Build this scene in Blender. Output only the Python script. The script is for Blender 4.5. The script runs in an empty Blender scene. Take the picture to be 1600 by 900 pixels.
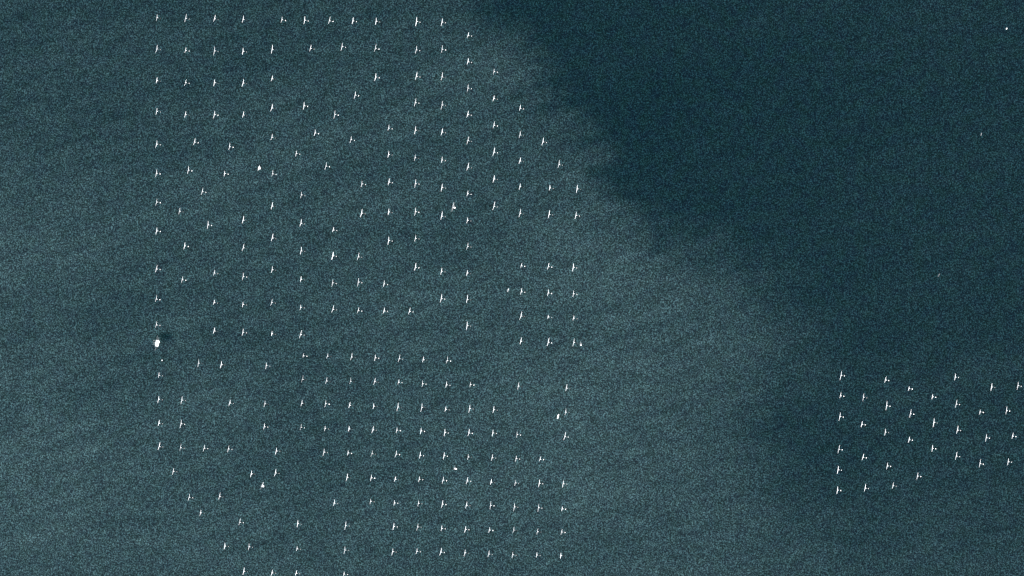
import bpy, bmesh, math, random
import numpy as np
from mathutils import Vector, Matrix

random.seed(7)
scene = bpy.context.scene
COL = scene.collection

# ------------------------------------------------------------------ camera
# A satellite view: far away, long lens, 22 degrees off the vertical, looking WNW.
THETA = math.radians(22.0)          # tilt off nadir
BETA = math.radians(11.5)           # bearing of the line of sight in the picture
DIST = 200000.0                     # metres to the middle of the picture
MPP = 10.0                          # metres per photograph pixel (1600 wide)
FWD = Vector((math.cos(-BETA), math.sin(-BETA), 0.0))       # horizontal, towards the satellite
ALONG = Vector((0, 0, 1)).cross(FWD)                         # horizontal, across the line of sight
D = (FWD * math.sin(THETA) + Vector((0, 0, math.cos(THETA)))).normalized()
E1 = (Vector((0, 0, 1)) - D * D.z).normalized()
RIGHT = -math.cos(BETA) * E1 + math.sin(BETA) * ALONG
UP = math.sin(BETA) * E1 + math.cos(BETA) * ALONG
CAM = D * DIST

cam_data = bpy.data.cameras.new('camera')
cam_data.sensor_width = 36.0
cam_data.lens = 36.0 * DIST / (1600 * MPP)
cam_data.clip_start = 100.0
cam_data.clip_end = 2000000.0
cam = bpy.data.objects.new('camera', cam_data)
COL.objects.link(cam)
m = Matrix((RIGHT, UP, D)).transposed().to_4x4()
m.translation = CAM
cam.matrix_world = m
scene.camera = cam

# ------------------------------------------------------------------ world, sun, exposure
SUN_EL = math.radians(68.0)
sun_dir = (FWD * math.cos(SUN_EL) + Vector((0, 0, math.sin(SUN_EL)))).normalized()
world = bpy.data.worlds.new('World')
scene.world = world
world.use_nodes = True
wn = world.node_tree
wn.nodes.clear()
wo = wn.nodes.new('ShaderNodeOutputWorld')
wb = wn.nodes.new('ShaderNodeBackground')
sky = wn.nodes.new('ShaderNodeTexSky')
sky.sky_type = 'NISHITA'
sky.sun_disc = False
sky.sun_elevation = SUN_EL
sky.sun_rotation = math.pi / 2 + BETA
wb.inputs['Strength'].default_value = 0.05
wn.links.new(sky.outputs[0], wb.inputs['Color'])
wn.links.new(wb.outputs[0], wo.inputs['Surface'])

sd = bpy.data.lights.new('sun', 'SUN')
sd.energy = 4.0
sd.angle = math.radians(0.5)
sd.color = (1.0, 0.97, 0.93)
sun = bpy.data.objects.new('sun', sd)
COL.objects.link(sun)
sun.rotation_euler = sun_dir.to_track_quat('Z', 'Y').to_euler()

scene.view_settings.view_transform = 'Standard'
scene.view_settings.look = 'None'
scene.view_settings.exposure = 2.3
scene.view_settings.gamma = 1.0
scene.view_settings.use_curve_mapping = False
scene.cycles.use_denoising = False
scene.cycles.max_bounces = 4
scene.cycles.filter_width = 1.45


def world_at(px, py, z=0.0):
    """Point at height z that photograph pixel (px, py) looks at."""
    k = 1600 * MPP / DIST / 1600
    ray = -D + RIGHT * ((px - 800) * k) - UP * ((py - 450) * k)
    t = (z - CAM.z) / ray.z
    return CAM + ray * t


# ------------------------------------------------------------------ materials
def mat(name, col, rough=0.5, var=0.12, scale=0.3, metal=0.0):
    mm = bpy.data.materials.new(name)
    mm.use_nodes = True
    nt = mm.node_tree
    b = nt.nodes['Principled BSDF']
    b.inputs['Roughness'].default_value = rough
    b.inputs['Metallic'].default_value = metal
    tc = nt.nodes.new('ShaderNodeTexCoord')
    nz = nt.nodes.new('ShaderNodeTexNoise')
    nz.inputs['Scale'].default_value = scale
    nz.inputs['Detail'].default_value = 3
    nt.links.new(tc.outputs['Object'], nz.inputs['Vector'])
    mr = nt.nodes.new('ShaderNodeMapRange')
    mr.inputs['To Min'].default_value = 1 - var
    mr.inputs['To Max'].default_value = 1 + var
    nt.links.new(nz.outputs['Fac'], mr.inputs['Value'])
    vm = nt.nodes.new('ShaderNodeVectorMath')
    vm.operation = 'SCALE'
    vm.inputs[0].default_value = col
    nt.links.new(mr.outputs[0], vm.inputs['Scale'])
    nt.links.new(vm.outputs[0], b.inputs['Base Color'])
    return mm


M_WHITE = mat('turbine_white', (0.76, 0.78, 0.78), 0.45, 0.05)
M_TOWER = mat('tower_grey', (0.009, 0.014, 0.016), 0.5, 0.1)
M_BASE = [mat('foundation_%s' % n, (v, v * 1.01, v * 1.0), 0.6, 0.1)  # five foundation tones from dark to pale, picked per turbine
          for n, v in (('darkest', 0.022), ('dull', 0.09), ('grey', 0.26), ('pale', 0.55), ('bright', 0.78))]
M_STEEL = mat('platform_white', (0.60, 0.62, 0.62), 0.5, 0.15, 0.1)
M_LIGHT = mat('platform_light_grey', (0.13, 0.14, 0.145), 0.6, 0.2, 0.1)
M_GREY = mat('platform_grey', (0.046, 0.050, 0.052), 0.6, 0.25, 0.1)
M_DARK = mat('jacket_dark', (0.012, 0.016, 0.018), 0.6, 0.2, 0.2)
M_HULL = [mat('hull_white', (0.72, 0.73, 0.73), 0.4, 0.08), mat('hull_grey', (0.11, 0.12, 0.125), 0.5, 0.1),
          mat('hull_dark', (0.016, 0.02, 0.022), 0.5, 0.1)]
M_DECKG = mat('deck_grey', (0.20, 0.22, 0.22), 0.7, 0.15)


# ------------------------------------------------------------------ mesh helpers
def tag(o, label, cat, group=None):
    o['label'] = label
    o['category'] = cat
    if group:
        o['group'] = group
    return o


def link(name, me, parent=None, loc=(0, 0, 0), rot=(0, 0, 0), scl=(1, 1, 1)):
    o = bpy.data.objects.new(name, me)
    COL.objects.link(o)
    o.parent = parent
    o.location = loc
    o.rotation_euler = rot
    o.scale = scl
    return o


def empty(name, loc, rz=0.0):
    o = bpy.data.objects.new(name, None)
    COL.objects.link(o)
    o.location = loc
    o.rotation_euler = (0, 0, rz)
    o.empty_display_size = 20
    return o


def finish(bm, name, material, smooth=False):
    bmesh.ops.recalc_face_normals(bm, faces=bm.faces[:])
    me = bpy.data.meshes.new(name)
    bm.to_mesh(me)
    bm.free()
    me.materials.append(material)
    if smooth:
        for p in me.polygons:
            p.use_smooth = True
    return me


def add_loft(bm, rings, cap=True):
    vr = [[bm.verts.new(p) for p in r] for r in rings]
    n = len(vr[0])
    for a, b in zip(vr, vr[1:]):
        for i in range(n):
            bm.faces.new((a[i], a[(i + 1) % n], b[(i + 1) % n], b[i]))
    if cap:
        bm.faces.new(vr[0])
        bm.faces.new(vr[-1])


def ring(r, z, n=12, cx=0, cy=0):
    return [(cx + r * math.cos(2 * math.pi * i / n), cy + r * math.sin(2 * math.pi * i / n), z) for i in range(n)]


def add_box(bm, cx, cy, z0, lx, ly, h, ch=0.0):
    """Box with chamfered top edge (lx along the line of sight, ly across it)."""
    def rect(a, b, z):
        return [(cx - a, cy - b, z), (cx + a, cy - b, z), (cx + a, cy + b, z), (cx - a, cy + b, z)]
    ch = ch or min(lx, ly, h) * 0.08
    add_loft(bm, [rect(lx / 2, ly / 2, z0), rect(lx / 2, ly / 2, z0 + h - ch), rect(lx / 2 - ch, ly / 2 - ch, z0 + h)])


def add_bar(bm, p, q, r0, r1=None, n=6):
    p, q = Vector(p), Vector(q)
    r1 = r0 if r1 is None else r1
    ax = (q - p).normalized()
    u = ax.orthogonal().normalized()
    v = ax.cross(u)
    rr = []
    for c, r in ((p, r0), (q, r1)):
        rr.append([c + u * (r * math.cos(2 * math.pi * i / n)) + v * (r * math.sin(2 * math.pi * i / n)) for i in range(n)])
    add_loft(bm, rr)


# ------------------------------------------------------------------ sea
# How hard the wind ruffles the water and how pale it is painted, on a coarse chart of the area (100-pixel steps of the photograph).
WIND = np.array([
    [.40, .40, .36, .33, .34, .42, .44, .40, .40, .42, .45, .50, .50, .50, .50, .50, .50],
    [.40, .42, .42, .44, .46, .46, .48, .52, .54, .50, .50, .50, .50, .50, .50, .50, .50],
    [.46, .42, .44, .56, .60, .56, .52, .50, .46, .48, .50, .50, .50, .50, .50, .50, .50],
    [.66, .58, .56, .68, .64, .58, .54, .50, .58, .70, .58, .50, .50, .50, .50, .50, .50],
    [.72, .70, .62, .62, .60, .60, .64, .58, .62, .74, .72, .52, .45, .45, .45, .45, .45],
    [.70, .65, .54, .60, .58, .62, .66, .64, .68, .72, .74, .62, .46, .42, .42, .42, .42],
    [.74, .70, .62, .74, .64, .56, .60, .64, .74, .80, .72, .58, .46, .42, .42, .42, .42],
    [.80, .80, .68, .66, .60, .56, .60, .70, .70, .78, .70, .58, .42, .40, .40, .40, .40],
    [.77, .84, .74, .68, .68, .60, .64, .68, .72, .74, .70, .62, .50, .45, .42, .42, .42],
    [.72, .74, .70, .72, .70, .68, .70, .70, .66, .66, .64, .60, .54, .48, .44, .42, .42]])
# the calm water to the right of the wind front (same 100-pixel steps)
CALM = np.array([
    [.09], [.07], [.07], [.08], [.10], [.12], [.15], [.14], [.20], [.28]]) + np.array(
    [[0, 0, 0, 0, 0, 0, 0, -.03, -.05, -.03, -.03, -.02, -.01, .0, .02, .03, .02]]) + np.array(
    [[0], [0], [0], [0], [0], [0], [.4], [.8], [1], [1]]) * np.array([[0] * 12 + [0, .02, .06, .07, .07]])
FRONT = [(722, -300), (722, 0), (744, 20), (800, 42), (826, 90), (840, 130), (864, 170), (896, 205), (932, 245), (946, 290), (962, 315), (998, 343),
         (1036, 372), (1080, 388), (1136, 410), (1172, 440), (1214, 478), (1256, 525), (1252, 570), (1222, 615), (1196, 664), (1210, 712),
         (1236, 745), (1208, 778), (1244, 806), (1296, 838), (1340, 900), (1400, 1200)]


def front_distance(x, y):
    """Signed distance in chart pixels, positive on the calm side."""
    best = np.full(x.shape, 1e9)
    inside = np.zeros(x.shape, bool)
    poly = FRONT + [(9000, 1200), (9000, -300)]
    for k in range(len(poly)):
        (x0, y0), (x1, y1) = poly[k], poly[(k + 1) % len(poly)]
        if k < len(FRONT) - 1:
            t = np.clip(((x - x0) * (x1 - x0) + (y - y0) * (y1 - y0)) / ((x1 - x0) ** 2 + (y1 - y0) ** 2), 0, 1)
            best = np.minimum(best, np.hypot(x - x0 - t * (x1 - x0), y - y0 - t * (y1 - y0)))
        if y0 != y1:
            c = ((y0 > y) != (y1 > y)) & (x < (x1 - x0) * (y - y0) / (y1 - y0) + x0)
            inside ^= c
    return np.where(inside, best, -best)


def cubic_sample(g, x, y):
    def w(t):
        return (-.5 * t**3 + t**2 - .5 * t, 1.5 * t**3 - 2.5 * t**2 + 1, -1.5 * t**3 + 2 * t**2 + .5 * t, .5 * t**3 - .5 * t**2)
    x = np.clip(x, 0, g.shape[1] - 1.001)
    y = np.clip(y, 0, g.shape[0] - 1.001)
    ix, iy = x.astype(int), y.astype(int)
    wx, wy = w(x - ix), w(y - iy)
    out = 0
    for j in range(4):
        for i in range(4):
            out = out + wy[j] * wx[i] * g[np.clip(iy + j - 1, 0, g.shape[0] - 1), np.clip(ix + i - 1, 0, g.shape[1] - 1)]
    return out


def value_noise(x, y, seed, octaves=4):
    rng = np.random.RandomState(seed)
    t = rng.rand(64, 64)
    out, amp, tot = 0, 1.0, 0.0
    for o in range(octaves):
        xi, yi = np.floor(x).astype(int), np.floor(y).astype(int)
        fx, fy = x - xi, y - yi
        fx, fy = fx * fx * (3 - 2 * fx), fy * fy * (3 - 2 * fy)
        a = t[yi % 64, xi % 64] * (1 - fx) + t[yi % 64, (xi + 1) % 64] * fx
        b = t[(yi + 1) % 64, xi % 64] * (1 - fx) + t[(yi + 1) % 64, (xi + 1) % 64] * fx
        out = out + amp * (a * (1 - fy) + b * fy)
        tot += amp
        amp *= 0.55
        x, y = x * 2.03 + 17.3, y * 2.03 + 5.7
    return out / tot - 0.5


def build_sea():
    far = [15000, 20000, 32000, 60000, 120000, 240000]
    xs = np.concatenate([[-v for v in far[::-1]], np.arange(-11000, 11001, 55), far])
    ys = np.concatenate([[-v for v in far[::-1]], np.arange(-6500, 6501, 55), far])
    X, Y = np.meshgrid(xs, ys)
    P = np.stack([X.ravel(), Y.ravel(), np.zeros(X.size)], 1)
    rel = P - np.array(CAM)
    dep = -(rel @ np.array(D))
    px = 800 + (rel @ np.array(RIGHT)) / dep * DIST / MPP
    py = 450 - (rel @ np.array(UP)) / dep * DIST / MPP
    wx = px + 90 * value_noise(px / 150, py / 150, 3) + 30 * value_noise(px / 34, py / 34, 4, 3)
    wy = py + 80 * value_noise(px / 150, py / 150, 5) + 30 * value_noise(px / 34, py / 34, 6, 3)
    w = cubic_sample(WIND, wx / 100, wy / 100)
    calm = cubic_sample(CALM, px / 100, py / 100)
    cy = np.clip(py, 0, 900)
    sd = front_distance(px, np.clip(py, -290, 1190))
    sd = sd + 96 * value_noise(px / 64 + 3, py / 48, 12, 5) + 58 * value_noise((px * .964 - py * .267) / 75, (px * .267 + py * .964) / 17, 14, 3) + 30 * value_noise(px / 14, py / 11, 13, 2)
    width = 50 + 32 * np.clip((cy - 300) / 80, 0, 1)
    edge = np.clip(sd / (2 * width) + 0.5, 0, 1)
    edge = edge * edge * (3 - 2 * edge)
    w = w * (1 - edge) + calm * edge
    # wind rows: long bands running up to the right
    c, s = math.cos(0.28), math.sin(0.28)
    al, ac = px * c - py * s, px * s + py * c
    w = w + (0.34 * value_noise(al / 240, ac / 52, 8, 4) + 0.12 * value_noise(px / 26, py / 20, 9, 2)) * np.clip(w * 1.7 + 0.12, 0, 1)
    # lower wind value, so darker, to the upper right of the large platform
    w = w - 0.75 * np.exp(-(((px - 259) / 11) ** 2 + ((py - 525.5) / 6.5) ** 2))
    w = w - 0.10 * np.exp(-(((px - 300) / 45) ** 2 + ((py - 520) / 14) ** 2))
    me = bpy.data.meshes.new('sea')
    nx, ny = len(xs), len(ys)
    idx = np.arange(nx * ny).reshape(ny, nx)
    f = np.stack([idx[:-1, :-1], idx[:-1, 1:], idx[1:, 1:], idx[1:, :-1]], -1).reshape(-1, 4)
    me.from_pydata(P.tolist(), [], f.tolist())
    at = me.attributes.new('wind', 'FLOAT', 'POINT')
    at.data.foreach_set('value', np.clip(w, 0, 1.2).astype(np.float32))
    o = link('sea', me)
    o['kind'] = 'structure'
    o['label'] = 'dark teal open sea, wind-ruffled on the left, calm at upper right'

    mm = bpy.data.materials.new('sea_water')
    mm.use_nodes = True
    nt = mm.node_tree
    N, L = nt.nodes, nt.links
    b = N['Principled BSDF']

    def math_node(op, a, bb, c=None, clamp=False):
        n = N.new('ShaderNodeMath')
        n.operation = op
        n.use_clamp = clamp
        for i, v in enumerate((a, bb, c)):
            if v is None:
                continue
            if isinstance(v, (int, float)):
                n.inputs[i].default_value = v
            else:
                L.new(v, n.inputs[i])
        return n.outputs[0]

    def noise(scale, detail, rough=0.5, vec=None):
        n = N.new('ShaderNodeTexNoise')
        n.inputs['Scale'].default_value = scale
        n.inputs['Detail'].default_value = detail
        n.inputs['Roughness'].default_value = rough
        L.new(vec if vec is not None else tc.outputs['Object'], n.inputs['Vector'])
        return n.outputs['Fac']

    tc = N.new('ShaderNodeTexCoord')
    at = N.new('ShaderNodeAttribute')
    at.attribute_name = 'wind'
    wind = at.outputs['Fac']
    # fine radar speckle, painted into the water colour
    mp = N.new('ShaderNodeMapping')
    mp.inputs['Rotation'].default_value = (0.61, 0.83, 0.37)
    mp.inputs['Location'].default_value = (3.1, 7.7, 41.3)
    L.new(tc.outputs['Object'], mp.inputs['Vector'])
    n1 = noise(1 / 19.0, 0.0, 0.5, mp.outputs[0])
    mr = N.new('ShaderNodeMapRange')
    for k, v in (('From Min', SPECK[0]), ('From Max', SPECK[1]), ('To Min', 0.0), ('To Max', 1.0)):
        mr.inputs[k].default_value = v
    L.new(n1, mr.inputs['Value'])
    sp = math_node('POWER', mr.outputs[0], 2.0)                 # 0..1, mean about 0.3
    sp = math_node('MULTIPLY_ADD', sp, 2.6, 0.20)
    # long faint wind rows and coarser radar speckle
    mw = N.new('ShaderNodeMapping')
    mw.vector_type = 'TEXTURE'
    mw.inputs['Rotation'].default_value = (0.0, 0.0, 0.27)
    mw.inputs['Scale'].default_value = (4.0, 1.0, 1.0)
    L.new(tc.outputs['Object'], mw.inputs['Vector'])
    rows = noise(1 / 165.0, 4.0, 0.6, mw.outputs[0])
    rows2 = noise(1 / 52.0, 2.0, 0.6, mp.outputs[0])
    gust = math_node('MULTIPLY_ADD', rows, 1.75, 0.125)
    gust = math_node('MULTIPLY', gust, math_node('MULTIPLY_ADD', rows2, 1.9, 0.05))
    sheen = math_node('MULTIPLY', wind, gust)  # radar sheen of ruffled water, painted into the base colour
    sheen = math_node('MULTIPLY', sheen, sp)
    # water body colour drifts between blue and green
    hue = noise(1 / 190.0, 2.0, 0.5)
    hr = N.new('ShaderNodeMapRange')
    hr.inputs['From Min'].default_value = 0.35
    hr.inputs['From Max'].default_value = 0.65
    L.new(hue, hr.inputs['Value'])
    mx = N.new('ShaderNodeMix')
    mx.data_type = 'RGBA'
    mx.inputs['A'].default_value = (*WATER_BLUE, 1)
    mx.inputs['B'].default_value = (*WATER_GREEN, 1)
    L.new(hr.outputs[0], mx.inputs['Factor'])
    body = N.new('ShaderNodeVectorMath')
    body.operation = 'SCALE'
    L.new(mx.outputs['Result'], body.inputs[0])
    L.new(math_node('MULTIPLY_ADD', sp, 0.2, 0.8), body.inputs['Scale'])
    fc = N.new('ShaderNodeVectorMath')
    fc.operation = 'SCALE'
    fc.inputs[0].default_value = SHEEN_COL
    L.new(sheen, fc.inputs['Scale'])
    rp = N.new('ShaderNodeVectorMath')
    rp.operation = 'SCALE'
    rp.inputs[0].default_value = SPECKLE_COL
    L.new(math_node('POWER', sp, 1.2), rp.inputs['Scale'])
    both = N.new('ShaderNodeVectorMath')
    both.operation = 'ADD'
    L.new(body.outputs[0], both.inputs[0])
    L.new(rp.outputs[0], both.inputs[1])
    add = N.new('ShaderNodeVectorMath')
    add.operation = 'ADD'
    L.new(both.outputs[0], add.inputs[0])
    L.new(fc.outputs[0], add.inputs[1])
    L.new(add.outputs[0], b.inputs['Base Color'])
    b.inputs['IOR'].default_value = 1.33
    b.inputs['Specular IOR Level'].default_value = 0.1
    L.new(math_node('MULTIPLY_ADD', wind, 0.25, 0.25), b.inputs['Roughness'])
    me.materials.append(mm)


SPECK = (0.22, 0.78)
SHEEN_COL = tuple(0.0109 * v for v in (0.57, 1.0, 1.035))  # pale radar return of the ruffled sea, put into its colour
SPECKLE_COL = tuple(0.0030 * v for v in (0.25, 1.0, 1.23))  # bluish radar speckle, painted as colour on calm water too
WATER_BLUE = (0.00005, 0.0010, 0.0025)
WATER_GREEN = (0.00005, 0.0016, 0.0018)
build_sea()

# ------------------------------------------------------------------ wind turbines
# Read off the photograph: (tile origin), then (hub x, hub y, upper tip y, lower tip y, brightness of the base), tile pixels are 1/8.
TILES = [
 ((220, 0), [(202,220,182,258,0),(562,228,178,278,.8),(922,232,188,270,.5),(1279,240,196,282,.1),(200,610,560,660,.7),(560,628,592,660,1.2),(920,635,585,690,1),(1277,640,612,695,.7)]),
 ((400, 0), [(323,246,212,284,2),(608,252,208,300,1.5),(918,258,186,280,2),(1211,260,220,300,1.5),(1501,265,226,312,1),(202,615,555,678,0),(682,603,560,642,1),(1075,582,538,632,1.2),(1493,604,545,642,2)]),
 ((580, 0), [(566,268,218,326,1.3),(885,275,232,322,1.2),(1211,440,398,470,1.2),(563,622,576,668,1.2),(886,615,570,660,1.7),(1209,770,728,806,1.4)]),
 ((740, 90), [(255,172,145,212,1.5),(252,510,475,542,.7),(580,632,588,662,1.3),(254,845,798,880,1.6)]),
 ((220, 100), [(200,205,170,240,.3),(560,232,172,258,1.2),(920,232,196,278,.5),(1279,236,190,285,.6),(200,590,558,640,.8),(558,630,592,668,.5),(920,630,592,685,1.8),(1280,635,592,668,0)]),
 ((400, 100), [(200,182,148,212,0),(600,520,480,570,1.7),(1495,162,118,210,1.7),(1239,388,345,432,2),(198,548,490,580,.2),(984,630,588,690,2)]),
 ((580, 100), [(565,152,95,190,1.2),(885,160,108,206,.6),(1209,300,258,345,1.2),(552,480,432,528,1.2),(886,510,466,570,1),(1207,630,586,668,1.5),(218,800,764,836,1.4),(552,825,784,880,.5)]),
 ((220, 200), [(198,200,158,248,1.4),(672,175,128,214,1.6),(1109,232,186,276,1.9),(196,565,520,612,2),(594,525,480,572,1.7),(1047,568,540,606,1.9),(768,795,750,835,1.4)]),
 ((400, 200), [(198,115,72,148,.3),(737,60,22,100,2),(1187,145,104,186,1.5),(503,318,290,360,1.3),(875,475,430,522,1.8),(206,572,518,604,1.2),(1323,698,660,742,1.2),(566,835,802,880,1)]),
 ((580, 200), [(885,50,8,90,1),(1209,158,108,204,.8),(217,328,294,372,.9),(548,370,334,410,.6),(884,400,362,438,1.2),(1209,488,436,532,.9),(221,675,632,714,1.4),(553,693,644,744,1.2),(884,742,702,796,1),(1205,820,770,835,1.5)]),
 ((740, 190), [(579,165,120,206,.5),(866,252,200,292,1.2),(254,380,325,428,1.3),(579,490,450,525,.5),(1066,535,472,570,.9),(254,715,672,760,.9),(579,812,775,850,.2),(952,828,796,860,.7),(1294,838,798,892,.6)]),
 ((220, 300), [(198,124,88,168,2),(484,240,198,278,.5),(840,410,366,460,1.6),(1279,350,300,390,.2),(198,485,446,528,1.8),(548,672,632,714,1.9),(1281,695,650,736,.2)]),
 ((400, 300), [(200,175,132,215,.2),(1320,262,214,314,1.1),(561,390,338,430,.9),(204,572,516,608,.8),(564,735,688,782,.8),(965,472,440,500,1.2),(960,795,750,845,1.4),(1279,808,760,850,1)]),
 ((580, 300), [(218,248,212,288,.9),(552,245,204,298,1.6),(881,300,246,345,.9),(1534,178,120,226,.8),(1203,352,318,392,.7),(218,605,564,660,1.4),(553,578,544,622,1),(1204,678,635,718,.8)]),
 ((740, 280), [(580,425,374,475,.3),(944,438,390,486,1),(1279,450,412,500,1.3)]),
 ((740, 390), [(596,200,168,225,1.6),(934,210,165,245,1.9),(1246,220,176,270,1.4),(596,525,484,560,1.2),(932,540,498,580,1.9),(1248,550,512,594,1.5)]),
 ((220, 400), [(196,160,114,205,1.4),(518,295,255,335,1.9),(918,212,170,242,1.1),(1279,255,210,300,1.3),(193,537,492,576,2),(916,580,545,606,.7),(1276,605,575,640,.9)]),
 ((400, 400), [(202,170,132,212,.3),(561,290,254,324,.6),(958,335,294,382,1.5),(1279,325,278,380,1.3),(196,580,540,620,.9),(557,640,612,678,.7),(961,665,610,704,1.1),(1278,680,640,715,1.5)]),
 ((580, 400), [(552,140,88,180,1.6),(879,188,148,232,1),(1200,210,180,246,.6),(160,348,308,388,1.5),(876,530,478,580,1.4),(1200,540,490,588,.3),(160,685,640,712,1.3),(479,690,635,718,1.4)]),
 ((220, 490), [(194,140,95,172,1.4),(917,215,168,244,.2),(1276,232,190,276,1.4),(722,618,576,670,.1),(1006,635,600,690,.4),(225,770,735,803,.8)]),
 ((400, 490), [(198,250,222,280,.6),(558,260,208,305,1.1),(592,525,498,552,1.6),(893,530,496,560,.2),(1194,540,495,578,.3),(1490,550,515,592,1.5),(128,650,614,692,1.1),(581,820,770,852,0),(880,840,796,880,0),(1181,845,806,882,.1),(1483,850,800,888,.3)]),
 ((580, 500), [(1199,68,26,122,.8),(350,480,434,522,.9),(650,495,456,524,.6),(948,505,458,542,1.7),(342,775,738,800,1.2),(641,795,758,838,1.5),(940,808,772,845,1.3),(1240,805,775,836,1.9)]),
 ((740, 480), [(592,108,50,150,.5),(932,120,104,148,.7),(1250,135,104,165,.7),(590,425,380,465,.2),(933,438,376,480,1.7),(1252,440,395,490,0)]),
 ((220, 590), [(222,270,232,315,1),(513,280,236,328,1),(1112,315,278,350,.8),(1550,325,290,365,.1),(226,570,528,602,.8),(503,575,530,630,1.4),(1543,612,575,648,1.3)]),
 ((400, 590), [(572,320,280,356,0),(870,325,286,368,2.5),(1170,345,306,380,0),(1470,355,325,392,.6),(562,620,575,655,1.2),(862,635,605,666,.8),(1162,640,608,672,0),(1461,650,610,690,1)]),
 ((580, 590), [(333,365,316,415,.2),(632,370,322,426,.2),(930,395,365,424,.9),(1230,385,342,438,1.1),(1530,400,360,440,.7),(320,655,628,690,1.9),(622,665,635,705,2),(920,685,645,732,1.5),(1220,690,642,728,2),(1520,690,665,745,1.3)]),
 ((740, 590), [(560,105,62,150,.2),(1160,130,85,168,.4),(1150,430,388,468,.6),(543,710,680,750,1.7),(1140,735,676,778,1.5)]),
 ((220, 690), [(230,60,10,104,.7),(497,75,34,110,.7),(792,80,40,120,1.5),(1095,90,50,130,1.2),(406,370,332,410,.8),(1382,400,362,445,.5),(604,695,656,735,1.3),(984,685,632,720,.3)]),
 ((400, 690), [(253,115,78,160,1.1),(849,130,96,188,.8),(1150,140,115,175,1.8),(1450,150,105,182,.6),(243,390,344,432,.9),(1139,445,402,488,.2),(1440,450,418,494,2.3),(977,768,725,806,.8),(1432,745,716,782,1)]),
 ((580, 690), [(311,155,112,195,1.9),(611,170,125,210,1.4),(910,175,135,220,1.3),(1212,190,158,232,.3),(1512,200,158,240,1),(299,470,436,498,.5),(600,470,436,504,1.2),(898,480,440,522,1.7),(1200,490,445,530,1.3),(1498,505,468,536,.6),(289,765,735,798,1.4),(590,770,738,810,1),(890,780,735,826,1.8),(1190,795,750,832,1.1),(1492,795,748,848,1.6)]),
 ((740, 690), [(531,210,176,248,1.2),(831,218,186,245,1.9),(520,515,484,554,.8),(821,520,475,565,1.4),(1120,525,490,575,1.1),(509,815,780,875,.8),(811,825,785,875,1.4),(1107,838,818,872,1.8)]),
 ((280, 788), [(268,105,70,140,.5),(756,222,176,256,1.5),(1481,240,200,285,1),(570,520,495,572,1.1),(872,530,500,575,1),(1472,555,525,585,1.1),(808,835,790,880,.3),(1160,855,820,890,1),(1461,860,825,890,1.1)]),
 ((440, 788), [(800,265,216,315,1),(1401,275,240,325,1.5),(790,570,530,616,.8),(1388,590,552,640,1.1),(780,870,842,900,1.2)]),
 ((600, 788), [(420,280,242,330,.7),(720,300,268,332,1.3),(1018,310,276,355,1.5),(1318,320,285,358,1.9),(410,585,552,620,1.2),(710,595,548,638,1.2),(1011,605,568,648,.3),(1309,620,575,660,1.1)]),
 ((740, 788), [(500,320,282,360,.1),(799,340,305,375,.5),(1100,345,310,378,1.7),(488,630,595,670,.9),(789,632,600,665,.9),(1090,640,610,680,.2)]),
 ((1280, 560), [(273,210,172,280,1.6),(828,268,226,304,1.6),(1122,375,355,402,2.4),(266,465,425,495,1.6),(553,485,442,528,1.1),(1415,478,450,508,1.6),(843,590,538,644,1.6),(1141,690,640,740,1.8),(259,725,680,778,1.6),(533,822,785,860,1.7),(1433,800,752,855,1)]),
 ((1400, 560), [(740,232,192,272,1.4),(1195,355,312,405,1.1),(1524,340,302,392,1.4),(753,570,520,615,1.5),(1050,668,640,700,2),(1381,650,605,696,1.8)]),
 ((1280, 660), [(826,120,80,162,1),(1124,215,180,250,1.9),(246,335,285,382,1.7),(547,435,390,464,2),(1415,322,290,370,1.7),(236,590,548,640,1.4),(851,542,505,585,1.8),(1229,670,630,712,1.7),(228,845,805,892,1.8),(574,820,770,860,1.2),(922,790,752,828,1.1)]),
 ((1400, 660), [(768,95,38,132,1.3),(1128,190,150,238,1.7),(1458,170,122,198,1.7),(754,420,365,460,1.3),(1050,515,465,560,1.8),(1403,490,450,535,1.5)]),
]
TURB = []
for (ox, oy), rows in TILES:
    for hx, hy, ty, by, dot in rows:
        TURB.append(dict(x=ox + hx / 8, y=oy + hy / 8, up=max(hy - ty, 8) / 8 / math.cos(BETA), dn=max(by - hy, 8) / 8 / math.cos(BETA), dot=dot))

# --- which field, which column, how far down: for the labels
ORD = ['first', 'second', 'third', 'fourth', 'fifth', 'sixth', 'seventh', 'eighth', 'ninth', 'tenth', 'eleventh', 'twelfth',
       'thirteenth', 'fourteenth', 'fifteenth', 'sixteenth', 'seventeenth', 'eighteenth', 'nineteenth', 'twentieth',
       'twenty-first', 'twenty-second', 'twenty-third', 'twenty-fourth', 'twenty-fifth', 'twenty-sixth']
COLUMNS = {
    'upper': ([245, 290, 335, 380, 425, 470, 521, 562, 607, 650, 691, 731, 772, 813, 858, 900], 5.5),
    'lower': ([249.5, 285.5, 361.8, 416.7, 436.9] + [474.3 + 37.5 * k for k in range(12)], 5.5),
    'right-hand': ([1311, 1349, 1385, 1421, 1457, 1494], 6.5)}
groups = {}
for t in TURB:
    t['field'] = 'right-hand' if t['x'] > 1250 else ('upper' if t['y'] < 548 else 'lower')
    xs = t['x'] + (0.035 * (t['y'] - 555) if t['field'] == 'lower' else 0)
    cs, tol = COLUMNS[t['field']]
    k = min(range(len(cs)), key=lambda i: abs(cs[i] - xs))
    t['column'] = k if abs(cs[k] - xs) <= tol else None
    groups.setdefault((t['field'], t['column']), []).append(t)
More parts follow.
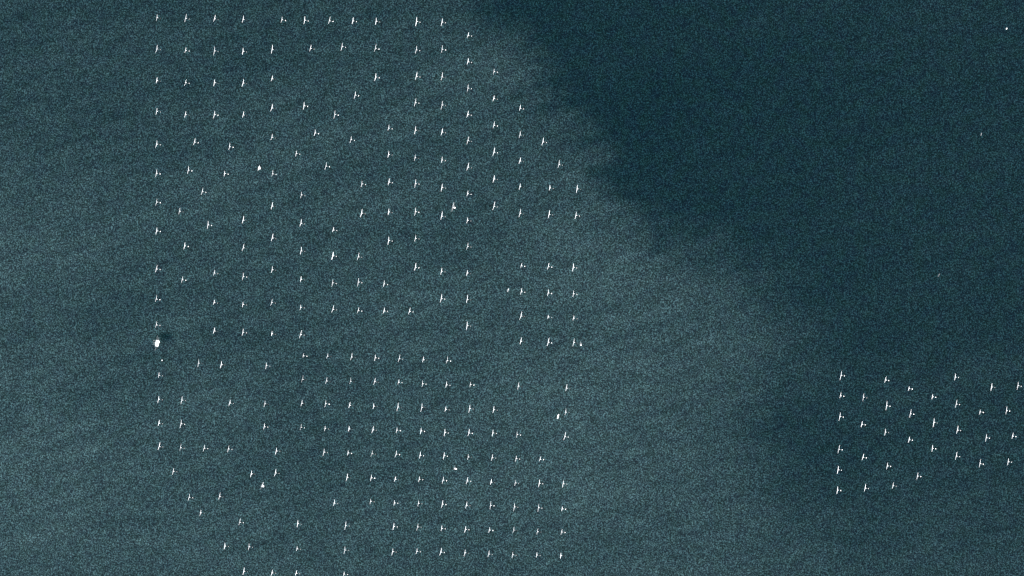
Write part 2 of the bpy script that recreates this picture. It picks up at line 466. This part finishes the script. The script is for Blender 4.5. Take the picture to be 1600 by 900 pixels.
for (field, column), ts in groups.items():
    ts.sort(key=lambda t: t['y'])
    for i, t in enumerate(ts):
        look = 'with bright base' if t['dot'] >= 1.5 else ('with faint base' if t['dot'] >= 0.6 else 'without visible base')
        where = ('in %s column from left' % ORD[column]) if column is not None else 'of those off the columns'
        t['label'] = 'white wind turbine %s, %s down %s, %s field' % (look, ORD[i], where, field)

HUB_H = 138.0
ROTOR_X = -9.5                       # the rotor plane stands on the far side of the tower


def blade_mesh():
    bm = bmesh.new()
    secs = [(0.0, 2.6, 2.6, 0), (0.06, 2.8, 2.0, 0), (0.2, 5.0, 1.0, 0.10), (0.45, 4.4, 0.7, 0.05), (0.75, 3.5, 0.5, 0.0), (0.95, 2.4, 0.4, -0.03), (1.0, 1.0, 0.2, -0.04)]
    rings = []
    for s, ch, th, tw in secs:
        r = []
        for i in range(8):
            a = 2 * math.pi * i / 8
            y, z = math.cos(a) * ch / 2 - (ch - 3.2) * 0.15, math.sin(a) * th / 2
            r.append((s * 60, y * math.cos(tw) - z * math.sin(tw), y * math.sin(tw) + z * math.cos(tw)))
        rings.append(r)
    add_loft(bm, rings)
    return finish(bm, 'blade', M_WHITE, True)


def tower_mesh():
    bm = bmesh.new()
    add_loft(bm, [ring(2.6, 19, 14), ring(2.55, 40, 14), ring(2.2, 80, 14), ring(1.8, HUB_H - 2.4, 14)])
    return finish(bm, 'tower', M_TOWER, True)


def nacelle_mesh():
    bm = bmesh.new()

    def sec(x, w, z0, z1):
        c = 0.9
        return [(x, -w + c, z0), (x, w - c, z0), (x, w, z0 + c), (x, w, z1 - c), (x, w - c, z1), (x, -w + c, z1), (x, -w, z1 - c), (x, -w, z0 + c)]
    add_loft(bm, [sec(-7.7, 2.0, -2.2, 2.2), sec(-6.7, 2.6, -2.4, 3.0), sec(8.5, 2.6, -2.4, 3.0), sec(10.5, 2.0, -1.4, 2.6)])
    add_box(bm, 6.5, 0, 2.95, 4.0, 3.6, 1.4)
    return finish(bm, 'nacelle', M_WHITE)


def hub_mesh():
    bm = bmesh.new()
    rr = []
    for x, r in ((1.7, 2.3), (-0.6, 2.5), (-2.2, 2.0), (-3.2, 0.9)):
        rr.append([(x, r * math.cos(2 * math.pi * i / 12), r * math.sin(2 * math.pi * i / 12)) for i in range(12)])
    add_loft(bm, rr)
    return finish(bm, 'rotor_hub', M_WHITE, True)


def transition_mesh(material):
    bm = bmesh.new()
    add_loft(bm, [ring(3.2, -25, 14), ring(3.2, 15, 14), ring(2.9, 18.9, 14)])
    for a in (0.4, 0.75):                                     # boat landing tubes
        x, y = 3.9 * math.cos(a), 3.9 * math.sin(a)
        add_bar(bm, (x, y, -3), (x, y, 12), 0.3)
    return finish(bm, 'transition_piece', material, False)


def platform_mesh(material):
    bm = bmesh.new()
    add_loft(bm, [ring(5.4, 15.4, 16), ring(5.6, 15.7, 16), ring(5.6, 16.3, 16)])
    for i in range(8):                                        # railing
        a = 2 * math.pi * i / 8
        add_bar(bm, (5.45 * math.cos(a), 5.45 * math.sin(a), 16.2), (5.45 * math.cos(a), 5.45 * math.sin(a), 17.5), 0.1, n=4)
    return finish(bm, 'work_platform', material, False)


ME_BLADE, ME_TOWER, ME_NAC, ME_HUB = blade_mesh(), tower_mesh(), nacelle_mesh(), hub_mesh()
ME_TP = [transition_mesh(M_BASE[0])] * len(M_BASE)
ME_PF = [platform_mesh(mm) for mm in M_BASE]
YAW0 = math.atan2(FWD.y, FWD.x)
CONE = math.radians(8.5)
# rotors brighter or dimmer than their neighbours, imitated by blade width
ODD = [(520, 399, 1.6), (425, 122.7, .95), (472.6, 592.5, .35), (470.2, 667.5, .35), (547.6, 595.6, .45), (282, 699.4, .45), (280.5, 330, .5), (658.6, 705, .6),
       (245, 70, 1.1), (650.7, 33.5, 1.3), (425.8, 271.5, .5), (807.9, 678.7, .45), (311, 567, .5), (581, 708.7, .4), (802.5, 828, .45)]
CHORD = {'upper': (0.55, 1.05), 'lower': (0.5, 1.0), 'right-hand': (0.65, 1.05)}  # random blade width stands in for uneven streak brightness

for t in sorted(TURB, key=lambda t: (t['x'] > 1250, t['y'] >= 548, t['x'])):
    # base on the sea under the rotor centre seen at (x, y)
    hubp = world_at(t['x'], t['y'], HUB_H)
    yaw = YAW0 + random.uniform(-0.05, 0.05)
    f = Vector((math.cos(yaw), math.sin(yaw), 0))
    base = hubp - f * ROTOR_X
    base.z = 0
    root = empty('wind_turbine', base, yaw)
    tag(root, t['label'], 'wind turbine', 'wind turbines of the %s field' % t['field'])
    lv = 0 if t['dot'] < 0.25 else 1 if t['dot'] < 0.7 else 2 if t['dot'] < 1.15 else 3 if t['dot'] < 1.55 else 4
    slim = random.uniform(*CHORD[t['field']])
    slim = next((v for qx, qy, v in ODD if math.hypot(t['x'] - qx, t['y'] - qy) < 4), slim)
    tp = link('transition_piece', ME_TP[lv], root)
    ps = 0.98 + 0.22 * max(0.0, t['dot'] - 1.0)
    link('work_platform', ME_PF[lv], tp, scl=(ps, ps, 1))
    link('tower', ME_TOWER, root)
    link('nacelle', ME_NAC, root, loc=(0, 0, HUB_H), scl=(1, 0.3 + 0.5 * slim, 1))
    link('rotor_hub', ME_HUB, root, loc=(ROTOR_X, 0, HUB_H))
    # rotor position: two blades out to the sides, the third down the tower
    up, dn = t['up'], t['dn']
    best = min((abs(math.cos(math.radians(30 + dl)) / math.cos(math.radians(30 - dl)) - up / dn), dl) for dl in range(-7, 8))[1]
    R = 0.5 * (up / math.cos(math.radians(30 + best)) + dn / math.cos(math.radians(30 - best))) * MPP * 1.06
    R = min(max(R, 38.0), 84.0)
    for k in range(3):
        ph = math.radians(30 + best + 120 * k)
        X = Vector((math.sin(CONE), math.cos(CONE) * math.cos(ph), math.cos(CONE) * math.sin(ph)))   # bent downwind under load
        Zn = Vector((0, -math.sin(ph), math.cos(ph)))
        Yc = Zn.cross(X)
        mm = Matrix((X, Yc, Zn)).transposed()
        o = link('blade', ME_BLADE, root, loc=(ROTOR_X, 0, HUB_H), scl=(R / 60.0, slim, 1))
        o.rotation_euler = mm.to_euler()


# ------------------------------------------------------------------ offshore platforms
def part(root, name, material, fn, parent=None):
    bm = bmesh.new()
    fn(bm)
    return link(name, finish(bm, name, material), parent or root)


def lattice_boom(bm, p, q, w, r=0.5, bays=8):
    p, q = Vector(p), Vector(q)
    ax = (q - p).normalized()
    u = ax.cross(Vector((0, 0, 1))).normalized()
    v = ax.cross(u)
    prev = None
    for i in range(bays + 1):
        c = p.lerp(q, i / bays)
        s = w * (1 - 0.6 * i / bays)
        cur = [c + u * s + v * s, c - u * s + v * s, c - v * s * 1.2]
        if prev:
            for k in range(3):
                add_bar(bm, prev[k], cur[k], r, n=4)
                add_bar(bm, prev[k], cur[(k + 1) % 3], r * 0.7, n=4)
        prev = cur


def platform(px, py, label, deck, modules, legs, cat='platform', name='offshore_substation', booms=(), helideck=None, mast=None, z=24.0, group=None):
    """deck: (lx, ly, material); modules: (dx, dy, lx, ly, h, material); offsets in metres, x towards the satellite, y across."""
    root = empty(name, world_at(px, py, 0), YAW0)
    tag(root, label, cat, group)
    lx, ly, dm = deck
    for sx in (-1, 1):
        for sy in (-1, 1):
            part(root, 'jacket_leg', M_DARK, lambda bm: add_bar(bm, (sx * (legs + 5), sy * (legs + 5), -30), (sx * legs, sy * legs, z), 1.6, 1.3, 8))
    for sx, sy in ((1, 0), (-1, 0), (0, 1), (0, -1)):
        def br(bm):
            a = (sx or -1, sy or -1)
            b = (sx or 1, sy or 1)
            add_bar(bm, (a[0] * (legs + 4), a[1] * (legs + 4), -6), (b[0] * legs, b[1] * legs, z - 1), 0.7)
            add_bar(bm, (b[0] * (legs + 4), b[1] * (legs + 4), -6), (a[0] * legs, a[1] * legs, z - 1), 0.7)
        part(root, 'jacket_brace', M_DARK, br)
    part(root, 'deck', dm, lambda bm: add_box(bm, 0, 0, z, lx, ly, 3.0))
    for dx, dy, mx_, my_, h, mm in modules:
        part(root, 'module', mm, lambda bm: add_box(bm, dx, dy, z + 3.0, mx_, my_, h))
    for p, q, w, mm in booms:
        part(root, 'lattice_boom', mm, lambda bm: lattice_boom(bm, p, q, w))
    if helideck:
        dx, dy, r, h, mm = helideck
        hd = part(root, 'helideck', mm, lambda bm: (add_loft(bm, [ring(r - .6, z + h, 8, dx, dy), ring(r, z + h + .5, 8, dx, dy), ring(r, z + h + 1.4, 8, dx, dy)]),
                                                   add_bar(bm, (dx, dy, z + 2.5), (dx, dy, z + h + .2), 2.5, 2.5, 8)))
    if mast:
        dx, dy, h, mm = mast
        part(root, 'mast', mm, lambda bm: add_bar(bm, (dx, dy, z + 3), (dx, dy, z + 3 + h), 1.0, 0.4))
    return root


W_, L_, G_ = M_STEEL, M_LIGHT, M_GREY
platform(247.0, 536.6, 'huge bright white offshore platform in the leftmost column, largest object in view',
         (40, 96, W_),
         [(-6, 28, 26, 40, 24, W_), (14, 20, 18, 34, 16, W_), (-5, -24, 28, 42, 26, W_), (14, -28, 16, 28, 12, W_), (26, 22, 14, 26, 2, W_), (25, -26, 12, 20, 2, W_),
          (-8, 2, 20, 8, 30, W_), (6, 48, 14, 10, 12, L_)],
         22, name='converter_platform', cat='platform',  # booms below are added to suggest the glow around the platform
         booms=[((-14, 42, 50), (-4, 116, 74), 4.2, L_), ((6, 44, 40), (24, 100, 66), 3.4, L_), ((-24, 30, 46), (-62, 36, 70), 3.4, L_),
                ((-26, 6, 46), (-66, 4, 58), 3.0, L_), ((-24, -16, 46), (-60, -28, 62), 3.2, L_), ((-6, -42, 36), (-18, -118, 30), 4.4, L_), ((8, -42, 36), (14, -86, 34), 2.4, L_)],
         helideck=(-8, -46, 11, 32, L_), mast=(-14, 24, 44, W_), z=28)
platform(406.6, 262.8, 'compact white arrow-shaped substation platform near the fifth column of the upper field',
         (34, 36, G_), [(8, -5, 28, 16, 12, W_), (-2, 8, 20, 22, 16, W_), (-8, -16, 12, 18, 10, W_), (-20, 0, 12, 34, 8, G_)], 12,
         booms=[((-2, 15, 40), (2, 44, 58), 2.0, W_), ((-10, -24, 34), (-16, -46, 44), 1.8, W_)], mast=(0, 0, 30, W_))
platform(710.4, 324.4, 'wide grey and white substation platform between upper field columns, ragged fan shape',
         (52, 22, L_), [(14, -4, 22, 18, 12, W_), (-14, 2, 22, 14, 10, L_), (-20, -24, 20, 30, 6, G_), (-12, 24, 10, 26, 8, G_)], 10,
         booms=[((-20, 14, 34), (-12, 74, 44), 2.8, W_), ((6, 12, 30), (8, 44, 44), 1.8, L_), ((-24, -36, 32), (-34, -74, 36), 2.6, L_), ((-12, -36, 32), (-12, -62, 36), 2.0, L_)])
platform(411.6, 759.4, 'pale blocky substation platform at the lower left, among scattered turbines',
         (38, 34, G_), [(12, -4, 22, 22, 14, W_), (-10, -8, 20, 24, 12, L_), (-6, 18, 18, 18, 10, L_), (-20, -8, 10, 26, 8, G_)], 12,
         booms=[((-4, 22, 34), (6, 60, 48), 3.0, W_), ((-16, -18, 30), (-26, -62, 36), 2.4, L_)])
platform(712.4, 732.6, 'small half-grey half-white substation platform amid the lower field rows',
         (50, 20, G_), [(12, 0, 30, 18, 12, W_), (-18, 0, 14, 38, 6, G_)], 9,
         booms=[((-8, 10, 32), (-14, 52, 44), 2.0, L_), ((6, 9, 32), (4, 30, 46), 1.6, L_)])
platform(908.6, 538.2, 'small substation platform right beside the bottom right turbine of the upper field',
         (26, 40, G_), [(8, -12, 14, 13, 12, W_), (-9, 8, 11, 38, 8, G_)], 8,
         booms=[((-8, 20, 32), (-2, 46, 42), 1.8, L_)])


# ------------------------------------------------------------------ vessels
def vessel(px, py, length, beam, heading, label, hull, house, name='service_vessel', boom=None):
    """heading: picture angle in degrees, 0 = up the picture, clockwise."""
    rz = math.pi / 2 - math.radians(heading)
    root = empty(name, world_at(px, py, 0), rz)
    tag(root, label, 'vessel', None)
    Lh, B, fb = length / 2, beam / 2, max(2.5, length * 0.06)

    def outline(z, k, rake):
        pts = [(-Lh, -B * .85), (-Lh * .6, -B), (Lh * .35, -B), (Lh * .75, -B * .62), (Lh * (1 + rake), 0), (Lh * .75, B * .62), (Lh * .35, B), (-Lh * .6, B), (-Lh, B * .85)]
        return [(x * (0.97 if z < 0 else 1), y * k, z) for x, y in pts]
    part(root, 'hull', hull, lambda bm: add_loft(bm, [outline(-3, .8, -.06), outline(0, .95, -.02), outline(fb, 1, .04)]))
    part(root, 'deck', M_DECKG if hull is M_HULL[0] else hull, lambda bm: add_loft(bm, [[(x * .93, y * .86, fb + .02) for x, y, z in outline(fb, 1, 0)], [(x * .92, y * .84, fb + .25) for x, y, z in outline(fb, 1, 0)]]))
    wh = part(root, 'wheelhouse', house, lambda bm: (add_box(bm, length * .18, 0, fb + .2, length * .26, beam * .8, length * .07 + 2),
                                                      add_box(bm, length * .21, 0, fb + length * .07 + 2.2, length * .15, beam * .6, 3)))
    part(root, 'mast', house, lambda bm: add_bar(bm, (length * .2, 0, fb + length * .07 + 5), (length * .2, 0, fb + length * .07 + 11), .4, .15), )
    if boom:
        part(root, 'deck_crane', house, lambda bm: (add_bar(bm, (-length * .2, 0, fb), (-length * .2, 0, fb + 9), 1.4, 1.2, 8),
                                                     lattice_boom(bm, (-length * .2, 0, fb + 9), (-length * .2 - boom * .8, boom * .3, fb + 16), 1.2, .35, 5)))
    return root


vessel(872.2, 650.6, 74, 19, 15, 'large white vessel slanting beside a turbine at the lower field right edge', M_HULL[0], M_STEEL, boom=20)
vessel(1573, 44.8, 30, 15, 40, 'bright white boat alone in the top right corner on dark water', M_HULL[0], M_STEEL)
vessel(1533.4, 209.6, 46, 8, 15, 'thin pale grey boat alone on dark water near the right edge', M_HULL[1], M_LIGHT)
vessel(253.3, 563.0, 22, 12, 150, 'tiny white boat just below the huge bright platform', M_HULL[0], M_STEEL)
vessel(794.2, 453.2, 60, 12, 18, 'dim grey vessel with white wheelhouse between upper field columns near the centre', M_HULL[1], M_STEEL, boom=18)
vessel(1467.2, 429.8, 60, 14, 32, 'barely visible dark grey boat on calm water, right of centre', M_HULL[2], M_GREY)
